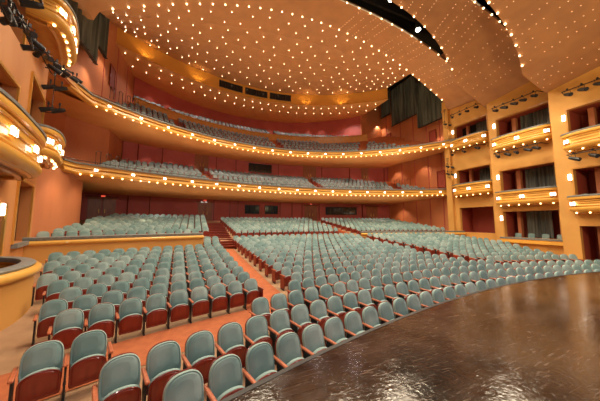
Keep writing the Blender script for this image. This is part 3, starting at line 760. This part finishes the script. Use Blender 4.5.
def spot_meshes():
    d = {}
    mb = MB(); mb.tube([(0, .0, -.02), (0, -.30, -.16)], .085, 10, r2=.10); mb.tube([(0, .10, .03), (0, 0, -.02)], .06, 10, r2=.085); d['body'] = mb.mesh('body', 'black', 50)
    mb = MB(); mb.tube([(0, -.295, -.157), (0, -.315, -.167)], .085, 10); d['lens'] = mb.mesh('lens', 'lens', 50)
    mb = MB(); mb.tube([(-.12, -.08, -.05), (-.12, -.08, .16), (.12, -.08, .16), (.12, -.08, -.05)], .012, 6); d['yoke'] = mb.mesh('yoke', 'black')
    mb = MB(); mb.box((-.03, -.11, .15), (.03, -.05, .27)); d['clamp'] = mb.mesh('clamp', 'black')
    return d
SPM = spot_meshes()
def spotlight(p, rz, lab, grp, sc=1.0):
    r = empty('spotlight', p, rz, label=lab, cat='spotlight', group=grp); r.scale = (sc, sc, sc)
    b_ = link('body', SPM['body'], r); link('lens', SPM['lens'], b_); y_ = link('yoke', SPM['yoke'], r); link('clamp', SPM['clamp'], y_)
def pipe(pts, lab, r_=.03, nm='lighting_pipe'):
    mb = MB(); mb.tube(pts, r_, 8); return tag(mb.obj(nm, 'black', smooth=60), lab, 'pipe')

# --- right side: three bays, stepping in and down towards the stage
BAY = {1: (17.3, 13.8, 19.1, 14.6, 18.0, 17.3), 2: (16.0, 8.9, 13.8, 9.4, 13.1, 15.9), 3: (14.7, 2.5, 8.9, 4.4, 8.0, 14.6)}
OPS = {1: [(1.72, 4.45), (6.2, 8.75), (11.5, 14.0)], 2: [(1.50, 3.8), (4.75, 7.6), (9.8, 12.6)], 3: [(-.3, 2.57), (3.85, 6.6), (8.0, 11.0)]}
WORD = {1: 'farthest', 2: 'middle', 3: 'nearest'}
TIER = {1: 'middle-tier', 2: 'top-tier'}
FR = {}
for b, (X, y0, y1, oa, ob, ztop) in BAY.items():
    F = Frame((X, y0), (X, y1))      # travelling +y: n = (-1, 0) into the hall
    FR[b] = F
    ops = [(oa-y0, ob-y0, z0, z1) for (z0, z1) in OPS[b]]
    wall_bay('wall_right_bay', F, -.5, ztop+.6, ops, 'orange')
    for o in ops: niche('wall_right_niche', F, (o[0], o[1], o[2]-(.6 if (b == 2 and o is ops[0]) else 0), o[3]))
    # return face where the bay steps in
    mb = MB(); Xn = {1: 18.4, 2: 17.4, 3: 16.1}[b]; mb.box((X+.001, y1-.35, -.5), (Xn, y1, ztop+.6)); struct(mb.obj('wall_right_return', 'orange'))
    # trim around the openings
    for o in ops[1:] + ([ops[0]] if b == 2 else []):
        mb = MB(); t = .09
        mb.box((o[0]-t, -.0, o[3]), (o[1]+t, .05, o[3]+t), 0, F); mb.box((o[0]-t, 0, o[2]), (o[0], .05, o[3]), 0, F); mb.box((o[1], 0, o[2]), (o[1]+t, .05, o[3]), 0, F)
        struct(mb.obj('trim_opening', 'goldwood'))
    for ti in (1, 2):
        o = ops[ti]; zb, zr = {(1, 1): (5.75, 7.05), (1, 2): (11.1, 12.2), (2, 1): (4.35, 5.6), (2, 2): (9.45, 10.65), (3, 1): (3.5, 4.65), (3, 2): (7.85, 9.1)}[b, ti]
        opera_box(F, o[0]-.35, o[1]+.3, zb, zr, .95, 'gold curved front of the %s box in the %s bay of the right-hand wall' % (TIER[ti], WORD[b]), 6, 3)
        L_ = o[1]-o[0]
        box_curtain(F, o[0]+L_*.12 if b > 1 else o[0]+.1, o[0]+L_*.66 if b > 1 else o[0]+L_*.5, o[2], o[3], 'charcoal curtain at the back of the %s box in the %s right-hand bay' % (TIER[ti], WORD[b]))
        mb = MB(); mb.box((o[0]+L_*.74, -1.5, o[2]), (o[0]+L_*.82, -1.1, o[3]), 0, F); struct(mb.obj('trim_box_post', 'salmon'))
        sconce(F, o[1]+.18, o[3]-.55, 'small lit sconce beside the %s box opening in the %s right-hand bay' % (TIER[ti], WORD[b]))
        n = {1: 3, 2: 4, 3: 3}[b]
        if ti == 1:
            for i in range(n):
                q = F((o[0]+.45+i*(L_-.9)/(n-1), .36, 0))
                box_chair(q[0], q[1], zr-.80, -pi/2, 'teal chair in the middle-tier box of the %s bay, %s from the stage' % (WORD[b], ordn(i+1)), 'chairs in the %s middle-tier box' % WORD[b])
F = FR[2]; o = (9.4-8.9, 13.1-8.9, 1.5, 3.8)
box_curtain(F, o[0]+.9, o[0]+2.6, 1.5, 3.8, 'charcoal curtain behind the four chairs of the lowest right-hand box')
for s_ in (3.1, .35):
    mb = MB(); mb.box((o[0]+s_-.12, -1.5, 1.5), (o[0]+s_+.12, -1.1, 3.8), 0, F); struct(mb.obj('trim_box_post', 'salmon'))
sconce(F, o[1]+.15, 3.2, 'small lit sconce at the far side of the lowest right-hand box opening'); sconce(F, o[0]-.15, 3.2, 'small lit sconce at the near side of the lowest right-hand box opening')
mb = MB(); mb.box((o[0]-.3, .005, 1.05), (o[1]+.3, .32, 1.22), 0, F); mb.box((o[0]-.25, .005, 1.22), (o[1]+.25, .24, 1.36), 0, F); tag(mb.obj('box_ledge', 'goldpaint'), 'gold ledge with grey cap under the lowest right-hand box opening', 'ledge')
mb = MB(); mb.box((o[0]-.3, .005, 1.36), (o[1]+.3, .28, 1.5), 0, F); tag(mb.obj('ledge_cap', 'rail'), 'grey cap lying on the gold ledge of the lowest right-hand box', 'cap')
for i in range(4):
    q = F((o[0]+.45+i*.93, -.85, 0)); box_chair(q[0], q[1], .92, -pi/2, 'teal chair in the lowest right-hand box, %s from the stage' % ordn(i+1), 'chairs in the lowest right-hand box')
# doorway in the nearest bay: dark door leaf
F = FR[3]; r = empty('stage_door', F((5.0, -.6, 0)), 0, label='dark red doorway leaf in the nearest bay at the right edge', cat='door')
mb = MB(); mb.box((0, -1.9, 0), (.06, -.1, 2.5)); mb.obj('door_leaf', 'door', r); mb = MB(); mb.tube([(-.06, -.4, 1.0), (-.06, -.4, 1.35)], .02, 6); mb.obj('handle', 'gold', r)
# corner pillar beside the balconies
mb = MB(); mb.box((16.95, 18.5, -.5), (18.3, 19.15, 17.5)); struct(mb.obj('wall_right_pillar', 'orange'))
mb = MB(); mb.box((16.90, 18.45, 16.2), (18.3, 19.2, 16.5)); struct(mb.obj('trim_pillar_cap', 'goldwood'))

# lighting pipes with spotlights, right
k_ = 0
for b, (X, y0, y1, oa, ob, zt_) in BAY.items():
    for nm, z, n, off, cl in (('above the top-tier box', {1: 15.0, 2: 13.3, 3: 11.9}[b], {1: 4, 2: 5, 3: 5}[b], .75, 1), ('under the top-tier box', {1: 10.6, 2: 8.9, 3: 7.25}[b], {1: 3, 2: 5, 3: 4}[b], 1.0, 0)):
        ya, yb = oa+.3, ob-.1
        pipe([(X-.1, yb+.1, z+.25), (X-off, yb, z+.25), (X-off, ya, z+.25), (X-.1, ya-.1, z+.25)], 'black lighting pipe %s in the %s right-hand bay' % (nm, WORD[b]))
        for i in range(n):
            y = yb-.25-(yb-ya-.5)*i/(n-1)+random.uniform(-.1, .1)
            spotlight((X-off+.0, y+.08, z), random.uniform(-.9, -.2), 'black spotlight %s, %s right-hand bay, %s from the balcony end' % (nm, WORD[b], ordn(i+1)), 'spotlights %s, %s right-hand bay' % (nm, WORD[b]), 1.35)
for z0, nm in ((14.0, 'upper'), (8.0, 'lower')):
    pipe([(16.93, 18.7, z0+.1), (16.7, 18.7, z0+.1), (16.7, 18.7, z0+2.4), (16.93, 18.7, z0+2.4)], 'short upright black lighting pipe on the right corner pillar, %s' % nm, .035)
    for i in range(4 if nm == 'lower' else 2):
        spotlight((16.75+(.3 if i % 2 else -.3), 18.6, z0+.5+.55*(i//2)*1.6), -.4+.5*(i % 2), 'black spotlight, %s pipe of the right corner pillar, %s of its lamps' % (nm, ['lower left', 'lower right', 'upper left', 'upper right'][i]), 'spotlights on the %s upright pipe' % nm, 1.2)

# --- left side: bays seen at a grazing angle, close to the camera
FA = Frame((-18.05, 16.7), (-16.75, 13.0)); FB = Frame((-16.75, 13.0), (-14.75, 5.6)); FC = Frame((-14.75, 5.6), (-13.6, 0.5))
LA = FA.L; LB = FB.L
opA = [(1.0, LA-.15, 1.95, 4.6), (.5, LA-.4, 6.6, 9.3), (.5, LA-.4, 11.4, 13.8)]
opB = [(1.0, LB-.6, .9, 3.4), (1.1, LB-.7, 5.3, 8.0), (1.1, LB-.7, 9.7, 12.2)]
opC = [(.6, 4.4, 3.4, 6.3)]
wall_bay('wall_left_bay', FA, -.5, 19, opA, 'orange_warm'); wall_bay('wall_left_bay', FB, -.5, 19, opB, 'orange_warm'); wall_bay('wall_left_bay', FC, -.5, 18, opC, 'orange_warm')
for F_, os_ in ((FA, opA), (FB, opB), (FC, opC)):
    for o in os_:
        niche('wall_left_niche', F_, o, 'wood_brown', 1.8)
        mb = MB(); t = .12
        mb.box((o[0]-t, 0, o[3]), (o[1]+t, .07, o[3]+t), 0, F_); mb.box((o[0]-t, 0, o[2]), (o[0], .07, o[3]), 0, F_); mb.box((o[1], 0, o[2]), (o[1]+t, .07, o[3]), 0, F_)
        struct(mb.obj('trim_opening', 'gold'))
opera_box(FA, .1, LA-.1, 5.75, 7.1, 1.0, 'gold box front with white lamp panels on the left wall, next to the lower balcony', 5, 4)
opera_box(FA, 1.15, LA+1.6, 11.0, 12.2, 1.25, 'gold top-tier box front high on the left wall, next to the upper balcony', 8, 5)
opera_box(FB, .95, LB-.3, 4.45, 5.95, 1.15, 'large gold box bulging from the left wall near the camera', 0, 4)
sconce(FB, 1.35, 3.3, 'lit sconce at the left edge below the large gold box')
# low curved box on the hall floor, left edge
def low_box():
    ctr = (-17.4, 8.6); pl = []
    for i in range(41):
        a = radians(78-140*i/40); pl.append((ctr[0]+3.4*cos(a)*.95, ctr[1]+3.4*sin(a)*1.0))
    fr = path_frames(pl)[20]
    if fr[2] < 0: pl = pl[::-1]
    r = empty('floor_box', (ctr[0], ctr[1], 0), label='low curved box with yellow side and grey-capped gold rail at the left edge', cat='box')
    def P(o): o.parent = r; o.matrix_parent_inverse = Matrix.Translation((-ctr[0], -ctr[1], 0)); return o
    mb = MB(); sweep(mb, pl, [(0, 0), (0, 1.35), (-.15, 1.35), (-.15, 0)]); P(mb.obj('side_wall', 'orange', smooth=50))
    mb = MB(); sweep(mb, pl, circ(.03, 1.42, .13, 12)); P(mb.obj('rail', 'goldpaint', smooth=60))
    mb = MB(); sweep(mb, pl, [(-.02, 1.52), (.02, 1.60), (-.04, 1.64), (-.30, 1.64), (-.34, 1.58), (-.34, 1.5)]); P(mb.obj('cap', 'rail', smooth=50))
    inn = [(x-nx*.15, y-ny*.15, .85) for (x, y, nx, ny) in path_frames(pl)]
    mb = MB(); mb.add(inn+[(ctr[0], ctr[1]-3, .85), (ctr[0], ctr[1]+3.4, .85)], [tuple(range(len(inn)+2))]); P(mb.obj('floor_panel', 'wood_brown'))
low_box()
for i in range(2): box_chair(-14.75+.05*i, 9.0-1.0*i, .86, pi/2+.3, 'teal chair inside the low curved box at the left edge, %s' % ('beside its rounded end' if i == 0 else 'farther along its rail'), 'chairs in the low curved box')
# ledge in the low opening of bay A
mb = MB(); mb.box((.1, .005, 1.78), (LA-.1, .18, 1.95), 0, FA); tag(mb.obj('box_ledge', 'rail'), 'grey ledge under the brown opening between the left pillars', 'ledge')
# top-left lighting pipe
P0 = Vector((-14.2, 4.2, 8.6)); P1 = Vector((-15.6, 11.5, 9.0))
def left_rig():
    pts = [(-13.3, 5.2, 7.4), (-13.9, 7.2, 7.9), (-14.5, 9.0, 8.3), (-15.0, 11.0, 8.8), (-15.4, 13.2, 9.6)]
    pipe(pts, 'long black lighting pipe sloping down the left wall at top left', .04)
    for i in range(17):
        t = i/16*(len(pts)-1); j = min(int(t), len(pts)-2); p = Vector(pts[j]).lerp(Vector(pts[j+1]), t-j)
        spotlight((p.x+.05, p.y, p.z-.22+random.uniform(-.12, .1)), random.uniform(-3.1, 3.1), 'black spotlight on the long pipe at top left, %s from its upper near end' % ordn(i+1), 'spotlights on the top left pipe', .85)
left_rig()
pipe([(-13.5, 6.3, 8.9), (-14.2, 8.6, 9.2)], 'short black lighting pipe above the long one at the top left corner', .04)
for i in range(4): spotlight((-13.5-.2*i, 6.4+.62*i, 8.65+.08*i), random.uniform(-2.2, -.5), 'black spotlight on the short pipe at the top left corner, %s along' % ordn(i+1), 'spotlights on the short top left pipe', 1.05)
for i, (p, q) in enumerate([((-13.4, 5.6, 7.5), (-13.9, 7.0, 7.9)), ((-13.8, 7.0, 7.9), (-14.4, 8.6, 8.25)), ((-14.5, 9.0, 8.3), (-15, 11, 8.8))]):
    pts = []
    for k in range(13):
        t = k/12; pts.append((p[0]+(q[0]-p[0])*t+.25*sin(pi*t), p[1]+(q[1]-p[1])*t, p[2]+(q[2]-p[2])*t-.75*sin(pi*t)))
    mb = MB(); mb.tube(pts, .016, 5); tag(mb.obj('cable', 'black'), 'slack black cable looping under the long pipe at top left, %s loop' % ordn(i+1), 'cable')
pipe([(-17.62, 15.6, 10.9), (-17.2, 15.6, 10.9), (-17.2, 15.6, 8.5), (-17.62, 15.6, 8.5)], 'upright black lighting pipe by the left pillar', .035)
for i in range(4): spotlight((-17.2+(.45 if i % 2 else 0), 15.5, 9.9-1.2*(i//2)), -1.2, 'black spotlight on the upright pipe by the left pillar, %s of four' % ['upper left', 'upper right', 'lower left', 'lower right'][i], 'spotlights by the left pillar', 1.2)

# ------------------------------------------------------------------ gold-railed parapets of the raised rear floor
def rail_wall(R, x0, x1, zt, lab):
    a0 = math.asin(x0/R); a1 = math.asin(x1/R); pl = [polar(R, a0+(a1-a0)*i/60) for i in range(61)]
    r = empty('parapet', (pl[0][0], pl[0][1], 0), label=lab, cat='parapet')
    def P(o): o.parent = r; o.matrix_parent_inverse = Matrix.Translation((-pl[0][0], -pl[0][1], 0)); return o
    mb = MB(); sweep(mb, pl, [(0, .2), (0, zt-.25), (-.12, zt-.25), (-.12, .2)]); P(mb.obj('wall_panel', 'orange', smooth=40))
    mb = MB(); sweep(mb, pl, circ(.02, zt-.24, .11, 12)); P(mb.obj('rail', 'goldpaint', smooth=60))
    mb = MB(); sweep(mb, pl, [(-.03, zt-.12), (.0, zt+.02), (-.04, zt+.05), (-.34, zt+.05), (-.34, zt-.12)]); P(mb.obj('cap', 'rail'))
rail_wall(43.0, -17.6, -9.7, 2.05, 'gold-railed parapet behind the left seat block')
rail_wall(44.9, 5.6, 17.2, 1.82, 'gold-railed parapet behind the far seat block by the boxes')
mb = MB(); pl = [polar(44.85, radians(-9+14*i/20)) for i in range(21)]; sweep(mb, pl, [(0, .9), (0, 1.62), (-.05, 1.62), (-.05, .9)]); tag(mb.obj('parapet', 'goldwood'), 'thin low parapet behind the middle seat block', 'parapet')
# aisle steps
def stairs(x0, x1, lab, R0=43.4, n=14):
    mb = MB(); prev = floor_z(R0)
    for i in range(n):
        R = R0+.62*i; z = .92+(2.75-.92)*(i+1)/n; a0 = math.asin((x0-.05*i)/R); a1 = math.asin((x1-.05*i)/R)
        A_ = [polar(R, a0), polar(R, a1), polar(R+.66, a1), polar(R+.66, a0)]
        v = [(*q, .5) for q in A_]+[(*q, z) for q in A_]
        mb.add(v, [(0, 1, 5, 4), (1, 2, 6, 5), (2, 3, 7, 6), (3, 0, 4, 7)], 0); mb.add([v[4], v[5], v[6], v[7]], [(0, 1, 2, 3)], 0)
        q0 = (A_[0][0], A_[0][1]-.02, z-.05); q1 = (A_[1][0], A_[1][1]-.02, z+.01); mb.box(q0, (q1[0], q1[1]+.06, q1[2]), 1)
    return tag(mb.obj('aisle_stairs', ['carpet', 'maroon']), lab, 'stairs')
stairs(-9.2, -7.3, 'orange carpeted steps climbing the aisle between left and middle blocks'); stairs(4.1, 5.4, 'orange carpeted steps climbing the aisle beside the far block')

# ------------------------------------------------------------------ doors and windows of the rear walls
def on_arc(c, R, a): return (cc(c)[0]+R*sin(a), cc(c)[1]+R*cos(a))
def arc_panel(name, c, R, a0, a1, z0, z1, m, off=.06, frame=None, mull=0):
    seg = [on_arc(c, R-off, a0+(a1-a0)*q/6) for q in range(7)]
    mb = MB(); sweep(mb, seg, [(0, z0), (0, z1), (-.05, z1), (-.05, z0)], 0)
    if frame:
        sweep(mb, seg, [(.03, z0-.06), (.03, z0), (-.05, z0), (-.05, z0-.06)], 1); sweep(mb, seg, [(.03, z1), (.03, z1+.06), (-.05, z1+.06), (-.05, z1)], 1)
        for q in range(mull+1):
            a = a0+(a1-a0)*q/mull; x, y = on_arc(c, R-off, a); mb.tube([(x, y-.03, z0-.05), (x, y-.03, z1+.05)], .035, 6, 1)
    return mb.obj(name, [m]+([frame] if frame else []))
def ang_at(px, z, c, R):    # bearing on an arc where the sight line at column px meets it
    d = FW+RT*((px-300)/FPX); ox, oy = CAM.x-cc(c)[0], CAM.y-cc(c)[1]; a = d.x**2+d.y**2; b = 2*(ox*d.x+oy*d.y); k = ox*ox+oy*oy-R*R
    t = (-b+sqrt(b*b-4*a*k))/(2*a); return atan2(ox+d.x*t, oy+d.y*t)
W = lambda x0, x1, c, R: (ang_at(x0, 0, c, R), ang_at(x1, 0, c, R))
i = 4
for x0, x1 in ((245, 259), (265, 277.5), (325.5, 356)):
    a0, a1 = W(x0, x1, C0, 57); struct(arc_panel('window_%d' % i, C0, 57, a0, a1, 4.05, 5.15, 'blackgloss', .06, 'black', 4 if x1 > 300 else 3)); i += 1
for x0, x1 in ((248, 271),):
    a0, a1 = W(x0, x1, MIDC, MIDR+9.4); struct(arc_panel('window_%d' % i, MIDC, MIDR+9.4, a0, a1, 10.35, 11.5, 'blackgloss', .06, 'black', 4)); i += 1
def double_door(n, c, R, x0, x1, z0, z1, lab, m='door'):
    a0, a1 = W(x0, x1, c, R); am = (a0+a1)/2; O = on_arc(c, R, am)
    r = empty('double_door', (O[0], O[1], z0), label=lab, cat='door')
    def P(o): o.parent = r; o.matrix_parent_inverse = Matrix.Translation((-O[0], -O[1], -z0)); return o
    lf = [P(arc_panel('door_leaf', c, R, a0, am-.0008, z0, z1, m, .08)), P(arc_panel('door_leaf', c, R, am+.0008, a1, z0, z1, m, .08))]
    mb = MB(); seg = [on_arc(c, R-.06, a0-.004+(a1-a0+.008)*q/6) for q in range(7)]
    sweep(mb, seg, [(.08, z1), (.08, z1+.15), (-.05, z1+.15), (-.05, z1)]); P(mb.obj('door_frame', 'maroon'))
    for s_ in (-1, 1):
        a = am+s_*.004; x, y = on_arc(c, R-.17, a); mb = MB(); mb.tube([(x, y, z0+.85), (x, y, z0+1.25)], .03, 6); mb.obj('handle', 'gold', lf[(s_+1)//2])
for (x0, x1, lab) in [(198, 212.5, 'brown double door at the top of the left aisle steps'), (304.5, 317, 'brown double door at the rear, right of the two small windows'),
                      (88, 116, 'dark brown double door at the rear left beside the lit salmon wall'), (366, 377, 'dark brown double door near the far end of the rear wall')]:
    double_door(0, C0, 57, x0, x1, 2.9, 5.35, lab)
for (x0, x1, lab) in [(193, 207, 'brown double door behind the left part of the lower balcony'), (303, 316, 'brown double door behind the middle of the lower balcony'), (362, 369, 'small brown double door behind the right part of the lower balcony')]:
    double_door(0, MIDC, MIDR+9.4, x0, x1, 9.3, 11.8, lab)
# vertical pilaster strips and wall panels on the rear walls
for (c, R, z0, z1, xs) in ((C0, 57, 2, 5.7, (128, 150, 214, 230, 238, 280, 292, 302, 319, 362)), (MIDC, MIDR+9.4, 9, 12.1, (135, 160, 215, 235, 278, 322, 350, 385))):
    for px in xs:
        a = ang_at(px, 0, c, R); x, y = on_arc(c, R-.06, a); mb = MB(); mb.box((x-.05, y-.06, z0), (x+.05, y+.1, z1)); struct(mb.obj('trim_pilaster', 'maroon'))
# exit signs
for (px, c, R, z, lab) in [(103, C0, 56.5, 5.45, 'red lit exit sign over the doors at the rear left'), (205, C0, 56.5, 5.55, 'red lit exit sign over the door at the top of the left aisle'), (311, C0, 56.5, 5.55, 'red lit exit sign over the rear door right of the small windows')]:
    a = ang_at(px, 0, c, R); x, y = on_arc(c, R, a)
    r = empty('exit_sign', (x, y, z), -a, label=lab, cat='sign'); mb = MB(); mb.bevbox((-.17, -.03, -.09), (.17, .03, .09), .01); mb.obj('housing', 'white', r)
    cu = bpy.data.curves.new('lettering', 'FONT'); cu.body = 'EXIT'; cu.size = .15; cu.align_x = 'CENTER'; cu.align_y = 'CENTER'; cu.extrude = .004
    t0 = bpy.data.objects.new('lettering', cu); COL.objects.link(t0); me = bpy.data.meshes.new_from_object(t0); bpy.data.objects.remove(t0); me.materials.clear(); me.materials.append(M['exit'])
    t = bpy.data.objects.new('lettering', me); COL.objects.link(t); t.parent = r; t.location = (0, -.034, 0); t.rotation_euler = (pi/2, 0, 0)
# openings high on the side walls of the upper tier and side doors of the middle tier
for (X, y, z0, z1, w_, lab) in [(18.17, 29.6, 15.6, 17.4, 1.0, 'small dark doorway high at the right end of the upper balcony'), (18.17, 20.6, 7.2, 9.3, 1.0, 'dark doorway at the right end of the lower balcony'),
                                (18.17, 21.5, 13.6, 15.0, .9, 'dark doorway above the right end of the upper balcony front'), (-18.42, 26.3, 15.6, 17.6, 1.0, 'small dark doorway high at the left end of the upper balcony')]:
    r = empty('side_doorway', (X, y, z0), label=lab, cat='doorway'); s_ = -1 if X > 0 else 1
    mb = MB(); mb.box((min(0, s_*.05), -w_/2, 0), (max(0, s_*.05), w_/2, z1-z0)); mb.obj('door_leaf', 'redroom', r)
    mb = MB(); mb.box((min(0, s_*.09), -w_/2-.08, 0), (max(0, s_*.09), -w_/2, z1-z0)); mb.box((min(0, s_*.09), w_/2, 0), (max(0, s_*.09), w_/2+.08, z1-z0)); mb.box((min(0, s_*.09), -w_/2-.08, z1-z0), (max(0, s_*.09), w_/2+.08, z1-z0+.08)); mb.obj('door_frame', 'maroon', r)
# guard rails at the ends of the lower balcony
def guard(x, y, z, rz, lab, n=5):
    r = empty('guard_rail', (x, y, z), rz, label=lab, cat='railing')
    mb = MB()
    for i in range(n):
        mb.tube([(i*.7, 0, 0), (i*.7, 0, .95), (i*.7+.15, .05, 1.05), (i*.7+.5, .3, 1.15), (i*.7+.5, .3, .2)], .025, 6)
    mb.obj('rail', 'black', r)
guard(-17.2, 21.0, 7.0, .9, 'black tubular stair rails at the left end of the lower balcony')
guard(14.6, 25.6, 7.8, -.6, 'tubular stair rails at the right end of the lower balcony', 4)
guard(-17.2, 22.6, 12.9, .9, 'black tubular stair rails at the left end of the upper balcony', 4)
